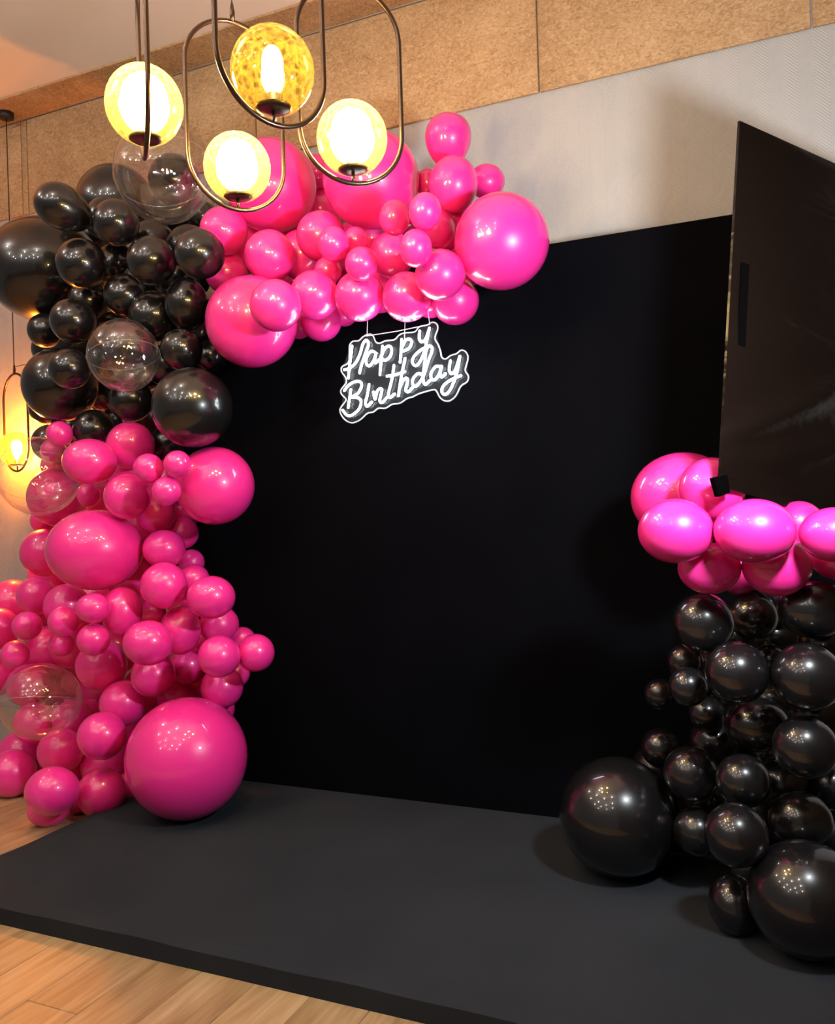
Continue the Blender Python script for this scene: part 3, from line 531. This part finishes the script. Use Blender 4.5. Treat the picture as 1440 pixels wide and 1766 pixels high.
(-2.658,-0.172,0.967,0.0993,0.0993,1.54,0.05,0.61,'p','PL','Dark pink balloon showing only in a gap upper right of the broad front pink one'),
(-3.253,-0.142,0.940,0.1282,0.1282,1.63,0.07,0.81,'p','PL','Dark pink balloon showing only in a gap below the wide pink giant'),
(-3.970,0.097,0.820,0.1434,0.1434,1.46,0.07,0.79,'p','PL','Dark pink balloon showing only in a gap left of the little trio'),
(-2.652,-0.087,0.757,0.0639,0.0639,1.44,0.07,0.72,'p','PL','Dark pink balloon showing only in a gap right of the broad front pink one'),
(-3.188,-0.013,0.274,0.1309,0.1309,1.51,0.12,0.90,'p','PL','Dark pink balloon showing only in a gap left of the biggest pink giant'),
(-0.282,-0.327,0.513,0.0872,0.0872,1.27,-0.02,0.20,'k','RK','Black balloon showing only in a gap below the left second-row balloon'),
(-0.076,-0.481,0.437,0.0805,0.0805,1.25,-0.07,0.08,'k','RK','Black balloon showing only in a gap lower left of the third row black balloon'),
(0.075,-0.414,0.424,0.0805,0.0805,1.39,-0.10,-0.01,'k','RK','Black balloon showing only in a gap below the third row black balloon'),
(-0.087,-0.191,0.858,0.0885,0.0885,1.38,-0.03,-0.01,'k','RK','Black balloon showing only in a gap lower left of the pillar top right balloon'),
(0.032,-0.613,0.689,0.0756,0.0756,1.27,-0.11,-0.13,'k','RK','Black balloon showing only in a gap above the third row black balloon'),
(-0.331,-0.316,0.305,0.0881,0.0881,1.28,-0.07,0.12,'k','RK','Black balloon showing only in a gap upper left of the lower pillar front balloon'),
(0.063,-0.518,0.889,0.0778,0.0778,1.42,-0.03,0.01,'k','RK','Black balloon showing only in a gap below the pillar top right balloon'),
(-0.101,-0.295,0.657,0.0858,0.0858,1.35,-0.10,-0.17,'k','RK','Black balloon showing only in a gap lower left of the right second-row balloon'),
(-0.144,-0.429,0.297,0.0827,0.0827,1.19,-0.01,0.28,'k','RK','Black balloon showing only in a gap upper right of the lower pillar front balloon'),
(0.061,-0.387,0.258,0.0814,0.0814,1.17,-0.07,0.13,'k','RK','Black balloon showing only in a gap above the corner giant'),
(-0.131,-0.243,0.464,0.0876,0.0876,1.23,-0.05,0.11,'k','RK','Black balloon showing only in a gap left of the third row black balloon'),
(-0.438,-0.281,0.154,0.0589,0.0589,1.15,-0.00,0.30,'k','RK','Black balloon showing only in a gap lower right of the big black foot balloon'),
(-0.161,-0.519,0.175,0.0805,0.0805,1.20,-0.09,0.13,'k','RK','Black balloon showing only in a gap lower right of the lower pillar front balloon'),
(-0.309,-0.355,0.761,0.0867,0.0867,1.41,-0.03,0.08,'k','RK','Black balloon showing only in a gap upper right of the small black trio'),
(-0.212,-0.082,0.839,0.0768,0.0768,0.96,0.40,0.59,'k','RK','Black balloon showing only in a gap above the left second-row balloon'),
(-0.268,-0.173,0.617,0.0912,0.0912,1.27,-0.03,0.12,'k','RK','Black balloon showing only in a gap right of the small black trio'),
(-0.065,-0.312,1.009,0.0702,0.0702,1.48,0.01,0.24,'k','RK','Black balloon showing only in a gap left of the pillar top right balloon'),
(-0.101,-0.295,0.182,0.0858,0.0858,1.20,-0.14,-0.03,'k','RK','Black balloon showing only in a gap right of the lower pillar front balloon'),
(-0.510,-0.132,0.341,0.0952,0.0952,1.27,-0.09,0.01,'k','RK','Black balloon showing only in a gap above the big black foot balloon'),
]
def balloon_mesh(name, mat, axis='z', nu=44, nv=26):
    """latex balloon: round front, slightly drawn out towards the tied neck with its rolled lip"""
    prof = [(0, 1)]
    for k in range(1, nv):
        th = math.pi*k/nv; r, z = math.sin(th), math.cos(th)
        if z < 0: r *= 1-.10*z*z; z *= 1+.06*z*z
        if r < .07: break
        prof.append((max(r, .07), z))
    prof += [(.06, -1.075), (.045, -1.10), (.05, -1.12), (.085, -1.15), (.095, -1.17), (.07, -1.175), (.0, -1.16)]
    bm = bmesh.new(); add_lathe(bm, prof, nu)
    return mesh_from(bm, name, mat, True)
def egg_mesh(name, mat, nu=44, nv=26):
    """egg balloon, neck along local +x"""
    prof = []
    for k in range(nv):
        th = math.pi*k/nv; z = -math.cos(th); r = math.sin(th)*(1-.13*z)*.99
        if k > nv-3 and r < .09: break
        prof.append((r, z))
    prof += [(.07, 1.0), (.05, 1.03), (.09, 1.08), (.08, 1.09), (0, 1.07)]
    bm = bmesh.new(); add_lathe(bm, prof, nu)
    for v in bm.verts: v.co = Vector((v.co.z, v.co.y, -v.co.x))
    return mesh_from(bm, name, mat, True)
def bubble_mesh():
    prof = [(0, 1)] + [(math.sin(math.pi*k/32), math.cos(math.pi*k/32)) for k in range(1, 32)] + [(.03, -1.01), (.02, -1.05), (.05, -1.09), (0, -1.09)]
    bm = bmesh.new(); add_lathe(bm, prof, 56); return mesh_from(bm, 'bubble', M_CLEAR, True)
def seam_mesh():
    bm = bmesh.new(); add_tube(bm, [(math.cos(2*math.pi*k/64)*1.002, math.sin(2*math.pi*k/64)*1.002, 0) for k in range(64)], .007, 6, True)
    return mesh_from(bm, 'seam', M_SEAM, True)
ME = {'p': balloon_mesh('pink_balloon', M_PINK), 'k': balloon_mesh('black_balloon', M_BLACK),
      'P': egg_mesh('pink_egg_balloon', M_PINK), 'K': egg_mesh('black_egg_balloon', M_BLACK), 'c': bubble_mesh()}
SEAM = seam_mesh()
SEAM_TILT = {'big clear ': 48, 'small clea': 66, 'clear bubb': 54, 'low clear ': 83}
for (x, y, z, sx, sy, ex, ey, ez, kind, sec, label) in BALLOONS:
    o = obj('clear_balloon' if kind == 'c' else 'balloon', ME[kind], None, (x, y, z))
    o.rotation_euler = (ex, ey, ez); o.scale = (sx, sy, math.sqrt(sx*sy) if kind not in 'PK' else sy)
    tag(o, label or FILL[sec], 'balloon', GROUPS[sec])
    if kind == 'c':
        s = obj('seam', SEAM, o); s.rotation_euler = (math.radians(SEAM_TILT[label[:10]]), math.radians(8), 0)

# ------------------------------------------------------------------ neon sign
LETTERS = [('H', [[(-1.6549, 2.0282), (-1.6599, 1.9938), (-1.6697, 1.9435), (-1.6768, 1.8952)], [(-1.6966, 1.9331), (-1.6731, 1.9364), (-1.6418, 1.9547), (-1.6196, 1.9895), (-1.6051, 2.0273), (-1.5889, 2.044), (-1.5785, 2.029), (-1.5862, 2.0045), (-1.6048, 1.9648), (-1.6192, 1.9292), (-1.6235, 1.9111)]]), ('a', [[(-1.553, 1.9917), (-1.5715, 1.9946), (-1.5911, 1.969), (-1.5899, 1.9448), (-1.5746, 1.9386), (-1.5558, 1.9598), (-1.5439, 1.9884), (-1.5521, 1.9617), (-1.5506, 1.9464), (-1.5326, 1.9597)]]), ('p', [[(-1.5153, 2.0129), (-1.5193, 1.9743), (-1.5279, 1.9202), (-1.5314, 1.8953)], [(-1.5257, 1.9658), (-1.5056, 2.0004), (-1.485, 2.0082), (-1.4744, 1.9924), (-1.4825, 1.9659), (-1.5032, 1.9534), (-1.5214, 1.9599)]]), ('p', [[(-1.4288, 2.0306), (-1.4323, 1.9879), (-1.4392, 1.9364)], [(-1.4345, 1.9836), (-1.4152, 2.02), (-1.395, 2.0268), (-1.3857, 2.0108), (-1.3994, 1.9888), (-1.4281, 1.9806)]]), ('y', [[(-1.3486, 2.0543), (-1.3521, 2.0242), (-1.3414, 2.0086), (-1.3229, 2.0209), (-1.3059, 2.0614)], [(-1.3059, 2.0614), (-1.3182, 2.0158), (-1.3321, 1.9681), (-1.3531, 1.9299), (-1.3722, 1.9175), (-1.385, 1.9332), (-1.3768, 1.9549), (-1.3515, 1.9747), (-1.3241, 1.9861)]]), ('B', [[(-1.6668, 1.85), (-1.6733, 1.8179), (-1.6823, 1.7743)], [(-1.6988, 1.8458), (-1.6795, 1.8651), (-1.651, 1.8784), (-1.6247, 1.8778), (-1.616, 1.8594), (-1.6343, 1.8308), (-1.6627, 1.817), (-1.635, 1.8123), (-1.6215, 1.7949), (-1.632, 1.7656), (-1.6644, 1.7435), (-1.6893, 1.7445), (-1.7097, 1.7685)]]), ('i', [[(-1.5815, 1.8632), (-1.5914, 1.8202), (-1.6008, 1.7895), (-1.5936, 1.7732), (-1.5707, 1.7907)]]), ('r', [[(-1.563, 1.8315), (-1.5565, 1.7987), (-1.5466, 1.8301), (-1.5319, 1.8403), (-1.5245, 1.8327), (-1.5321, 1.8059), (-1.5353, 1.7887), (-1.5237, 1.7841), (-1.5016, 1.8033)]]), ('t', [[(-1.4666, 1.9301), (-1.4789, 1.8698), (-1.4961, 1.8142), (-1.4874, 1.8012), (-1.4667, 1.814)], [(-1.5015, 1.8879), (-1.4589, 1.8906), (-1.4185, 1.8994)]]), ('h', [[(-1.4156, 1.9521), (-1.4327, 1.8927), (-1.452, 1.8027)], [(-1.4471, 1.8282), (-1.4298, 1.8629), (-1.4125, 1.8717), (-1.4097, 1.8534), (-1.4182, 1.8243), (-1.4065, 1.8169), (-1.3861, 1.8331)]]), ('d', [[(-1.3441, 1.8787), (-1.3635, 1.8851), (-1.385, 1.8655), (-1.3857, 1.8439), (-1.3712, 1.8363), (-1.3498, 1.8577), (-1.3342, 1.8832)], [(-1.3342, 1.8832), (-1.3138, 1.9349), (-1.2969, 1.9733), (-1.3089, 1.9902), (-1.3246, 1.9718), (-1.3324, 1.9188), (-1.3416, 1.8659), (-1.3328, 1.8391), (-1.3118, 1.8542)]]), ('a', [[(-1.2656, 1.9032), (-1.2857, 1.9052), (-1.306, 1.8804), (-1.3039, 1.8579), (-1.29, 1.8539), (-1.2724, 1.8728), (-1.2587, 1.907), (-1.2675, 1.8767), (-1.2608, 1.8619), (-1.2426, 1.8743)]]), ('y', [[(-1.2218, 1.9232), (-1.2288, 1.8863), (-1.2175, 1.871), (-1.2028, 1.8837), (-1.1816, 1.9366)], [(-1.1816, 1.9366), (-1.1949, 1.8785), (-1.2116, 1.836), (-1.2318, 1.8024), (-1.2513, 1.7922), (-1.2628, 1.8052), (-1.2548, 1.8267), (-1.2255, 1.8461), (-1.1791, 1.8603)]])]
BOARD = [(-1.5932, 2.069), (-1.575, 2.0701), (-1.5625, 2.0572), (-1.553, 2.0354), (-1.5353, 2.0279), (-1.5094, 2.0351), (-1.4688, 2.0351), (-1.4481, 2.0509), (-1.4228, 2.0571), (-1.3781, 2.0564), (-1.3577, 2.0743), (-1.3233, 2.0769), (-1.3011, 2.0854), (-1.2821, 2.0764), (-1.278, 2.0558), (-1.2913, 2.0217), (-1.2778, 1.9935), (-1.2691, 1.9658), (-1.2651, 1.9432), (-1.2486, 1.9339), (-1.2267, 1.9458), (-1.2028, 1.9499), (-1.1835, 1.9611), (-1.165, 1.9547), (-1.1541, 1.9316), (-1.1621, 1.9017), (-1.1676, 1.8803), (-1.1553, 1.8571), (-1.1621, 1.8358), (-1.1885, 1.8207), (-1.2086, 1.7872), (-1.233, 1.7693), (-1.2569, 1.7691), (-1.278, 1.7842), (-1.2915, 1.8099), (-1.3034, 1.8177), (-1.3426, 1.8122), (-1.3723, 1.8058), (-1.3973, 1.7967), (-1.4224, 1.792), (-1.453, 1.7764), (-1.4884, 1.7748), (-1.5194, 1.7613), (-1.5501, 1.7637), (-1.5764, 1.7497), (-1.6024, 1.7471), (-1.6346, 1.724), (-1.6719, 1.7128), (-1.7033, 1.7245), (-1.7263, 1.752), (-1.7292, 1.7757), (-1.7085, 1.7998), (-1.7, 1.8131), (-1.7205, 1.836), (-1.7225, 1.8549), (-1.6975, 1.8808), (-1.6993, 1.9043), (-1.717, 1.9295), (-1.7136, 1.9502), (-1.6838, 1.9636), (-1.6771, 2.0003), (-1.6759, 2.0328), (-1.6594, 2.0496), (-1.6331, 2.049), (-1.6117, 2.0628)]
WIRES = [[(-1.5835, 2.1473), (-1.5902, 2.0641)], [(-1.4158, 2.1264), (-1.4217, 2.032)], [(-1.3183, 2.1501), (-1.3097, 2.0761)]]
STRING = [(-1.5934, 2.063), (-1.4526, 2.0665), (-1.3112, 2.0763)]
SIGN_Y = -0.3
cxs = sum(p[0] for p in BOARD)/len(BOARD); czs = sum(p[1] for p in BOARD)/len(BOARD)
sg = empty('neon_sign', (cxs, SIGN_Y, czs), 'white neon Happy Birthday sign on clear acrylic, hanging before the black backdrop', 'neon sign')
def loc2(p, y=0): return Vector((p[0]-cxs, y, p[1]-czs))
out2 = smooth_path([loc2(p) for p in BOARD], 4, True)
bm = bmesh.new(); fr = [bm.verts.new(v+Vector((0, .006, 0))) for v in out2]; bk = [bm.verts.new(v+Vector((0, .011, 0))) for v in out2]
f1 = bm.faces.new(fr); f2 = bm.faces.new(bk)
bmesh.ops.triangulate(bm, faces=[f1, f2])
obj('acrylic_board', mesh_from(bm, 'acrylic_board', M_ACRYL), sg)
e = tube('board_edge', [v+Vector((0, .0085, 0)) for v in out2], .0030, M_RIM, sg, 6, True); e['label'] = 'bright lit edge of the clear board'
for name, strokes in LETTERS:
    bm = bmesh.new()
    for st in strokes: add_tube(bm, smooth_path([loc2(p, -.008) for p in st], 5), .0047, 8)
    obj('letter', mesh_from(bm, 'letter', M_NEON, True), sg)
for wv in WIRES: tube('hanging_wire', [loc2(wv[0], .004), loc2(wv[1], .004)], .0016, M_STRING, sg, 6)
tube('cord', [loc2(p, .002) for p in STRING], .0018, M_STRING, sg, 6)

# ------------------------------------------------------------------ pendant lamps
PENDANTS = [('A', -1.5454, -1.6327, 2.4324, 2.357), ('B', -1.1197, -1.6699, 2.4032, 1.136), ('C', -1.5182, -1.2636, 2.3946, 0.944), ('D', -1.1258, -1.259, 2.4022, 0.752), ('E', -4.1585, 0.19, 1.7791, -0.279)]
RW, RB, RT = .15, -.128, .442       # ring half width, bottom and top measured from the globe centre
def ring_path():
    pts = []
    for k in range(25):
        a = math.pi + math.pi*k/24; pts.append((RW*math.cos(a), 0, RB+RW+RW*math.sin(a)))
    for k in range(25):
        a = math.pi*k/24; pts.append((RW*math.cos(a), 0, RT-RW+RW*math.sin(a)))
    return pts
bm = bmesh.new(); add_tube(bm, ring_path(), .0068, 10, True); RING = mesh_from(bm, 'ring', M_BRONZE, True)
def globe_mesh(mat):
    prof = [(.042, -.0925)]
    for k in range(3, 33):
        th = math.pi - math.pi*k/32
        if math.cos(th) < -.90: continue
        prof.append((.1*math.sin(th), .103*math.cos(th)))
    prof[-1] = (0, .103)
    bm = bmesh.new(); add_lathe(bm, prof, 48); return mesh_from(bm, 'globe', mat, True)
GL = {'B': globe_mesh(M_GLASS_A)}; GL['A'] = GL['C'] = GL['D'] = globe_mesh(M_GLASS_B); GL['E'] = GL['B']
bm = bmesh.new(); add_lathe(bm, [(0, -.096), (.012, -.096), (.035, -.094), (.043, -.089), (.043, -.086), (.03, -.085), (.016, -.083), (.016, -.055), (0, -.055)], 32)
CAP = mesh_from(bm, 'cap', M_BRONZE, True)
bm = bmesh.new(); add_lathe(bm, [(0, RB), (.005, RB), (.005, -.095), (0, -.095)], 12); STEM = mesh_from(bm, 'stem', M_BRONZE, True)
def bulb_mesh(r, h, mat):
    bm = bmesh.new(); add_lathe(bm, [(0, -.055)] + [(.012, -.054)] + [(max(r*math.sin(math.pi*(1-k/14)), .012 if k < 4 else 0), h*math.cos(math.pi*(1-k/14))+.016) for k in range(1, 15)], 20)
    return mesh_from(bm, 'bulb', mat, True)
BULB = {'B': bulb_mesh(.026, .046, M_BULB)}; BULB['A'] = BULB['C'] = BULB['D'] = bulb_mesh(.060, .068, M_BULB); BULB['E'] = bulb_mesh(.03, .04, M_BULB_FAR)
LAB = {'A': 'ring pendant lamp seen edge-on, leftmost of the four near ones', 'B': 'nearest ring pendant lamp whose clear amber globe shows its bulb',
       'C': 'lowest ring pendant lamp in the picture, in front of the pink garland\'s left end', 'D': 'rightmost ring pendant lamp, before the large pink balloon',
       'E': 'far small ring pendant lamp with amber glow by the left wall'}
for nm, x, y, z, rz in PENDANTS:
    t = empty('pendant_lamp', (x, y, z), LAB[nm], 'lamp', None if nm == 'E' else 'ring pendant lamps hanging in a square', rz)
    obj('ring', RING, t); obj('globe', GL[nm], t); obj('cap', CAP, t); obj('stem', STEM, t)
    b = obj('bulb', BULB[nm], t); b['label'] = 'glowing bulb inside the globe'
    H = ZC - (0.012 if nm == 'E' else 0) - z
    lathe('wire_fitting', [(0, RT), (.007, RT), (.008, RT+.03), (.004, RT+.055), (0, RT+.055)], M_BRONZE, t, 12)
    tube('cable', [(0, 0, RT+.05), (0, 0, H-.02)], .0022 if nm != 'E' else .003, M_WIRE, t, 6)
    lathe('ceiling_cap', [(0, H), (.045, H), (.045, H-.03), (.04, H-.034), (0, H-.034)], M_WIRE, t, 8)
    if nm == 'E': tube('side_wire', [(0, 0, RT+.04), (.16, 0, RT+.036)], .002, M_WIRE, t, 6)

# ------------------------------------------------------------------ film-covered screen on a ceiling pole, right edge
TL, BL, TR, BR = [(-0.1203, -0.7272, 2.4513), (-0.2029, -0.8178, 1.3806), (0.3167, -0.0394, 2.4073), (0.2753, -0.1114, 1.1993)]
nrm = (Vector(TR)-Vector(TL)).cross(Vector(BL)-Vector(TL)).normalized()
if nrm.y > 0: nrm = -nrm
ctr = (Vector(TL)+Vector(BL)+Vector(TR)+Vector(BR))/4
sc = empty('covered_screen', ctr, 'big screen wrapped in black plastic film, at the right above pink balloons', 'screen')
NU, NV = 30, 70
bm = bmesh.new(); F_, B_ = [], []
for j in range(NV+1):
    v = j/NV; rf, rb = [], []
    for i2 in range(NU+1):
        u = i2/NU
        p = Vector(TL)*(1-u)*(1-v)+Vector(TR)*u*(1-v)+Vector(BL)*(1-u)*v+Vector(BR)*u*v - ctr
        wv = .006*math.sin(9*v+4*u)*math.sin(math.pi*u) + .030*math.exp(-((v-.86+.36*u)**2)/.0016)*min(1, u*8+.2) + .008*math.exp(-((v-.93+.2*u)**2)/.001) + .006*math.exp(-((v-.60+.15*u)**2)/.003)
        if i2 in (0, NU) or j in (0, NV): wv = 0
        rf.append(bm.verts.new(p+nrm*wv)); rb.append(bm.verts.new(p-nrm*.008))
    F_.append(rf); B_.append(rb)
for j in range(NV):
    for i2 in range(NU):
        bm.faces.new((F_[j][i2], F_[j][i2+1], F_[j+1][i2+1], F_[j+1][i2])); bm.faces.new((B_[j][i2], B_[j+1][i2], B_[j+1][i2+1], B_[j][i2+1]))
rim = lambda G: G[0][:] + [G[j][NU] for j in range(1, NV+1)] + G[NV][NU-1::-1] + [G[j][0] for j in range(NV-1, 0, -1)]
ra, rb = rim(F_), rim(B_)
for k in range(len(ra)): bm.faces.new((ra[k], rb[k], rb[(k+1) % len(rb)], ra[(k+1) % len(ra)]))
fw = obj('film_wrap', mesh_from(bm, 'film_wrap', M_FILM, True), sc)
es = fw.modifiers.new('edge_split', 'EDGE_SPLIT'); es.split_angle = math.radians(50)
def on_panel(u, v, n=0): return Vector(TL)*(1-u)*(1-v)+Vector(TR)*u*(1-v)+Vector(BL)*(1-u)*v+Vector(BR)*u*v - ctr + nrm*n
def slab(name, uv, d0, d1, mat):
    bm = bmesh.new(); a = [bm.verts.new(on_panel(u, v, d0)) for u, v in uv]; b = [bm.verts.new(on_panel(u, v, d1)) for u, v in uv]
    bm.faces.new(a); bm.faces.new(b[::-1])
    for k in range(len(a)): bm.faces.new((a[k], a[(k+1) % len(a)], b[(k+1) % len(b)], b[k]))
    return obj(name, mesh_from(bm, name, mat), sc)
slab('tape_strip', [(.045, .385), (.085, .385), (.085, .61), (.045, .61)], .002, .007, M_TAPE)
slab('corner_tab', [(-.035, .985), (.03, .965), (.05, 1.01), (-.005, 1.03)], -.012, .004, M_TAPE)
pu = on_panel(.97, 0, -.035)
tube('ceiling_pole', [pu+Vector((0, 0, -.4)), (pu.x, pu.y, ZC-ctr.z)], .02, M_WIRE, sc, 12)
bm = bmesh.new(); add_box(bm, (-.05, -.02, -.06), (.05, .02, .06), .004)
o = obj('pole_bracket', mesh_from(bm, 'pole_bracket', M_WIRE), sc, pu+Vector((0, .0, -.3)))
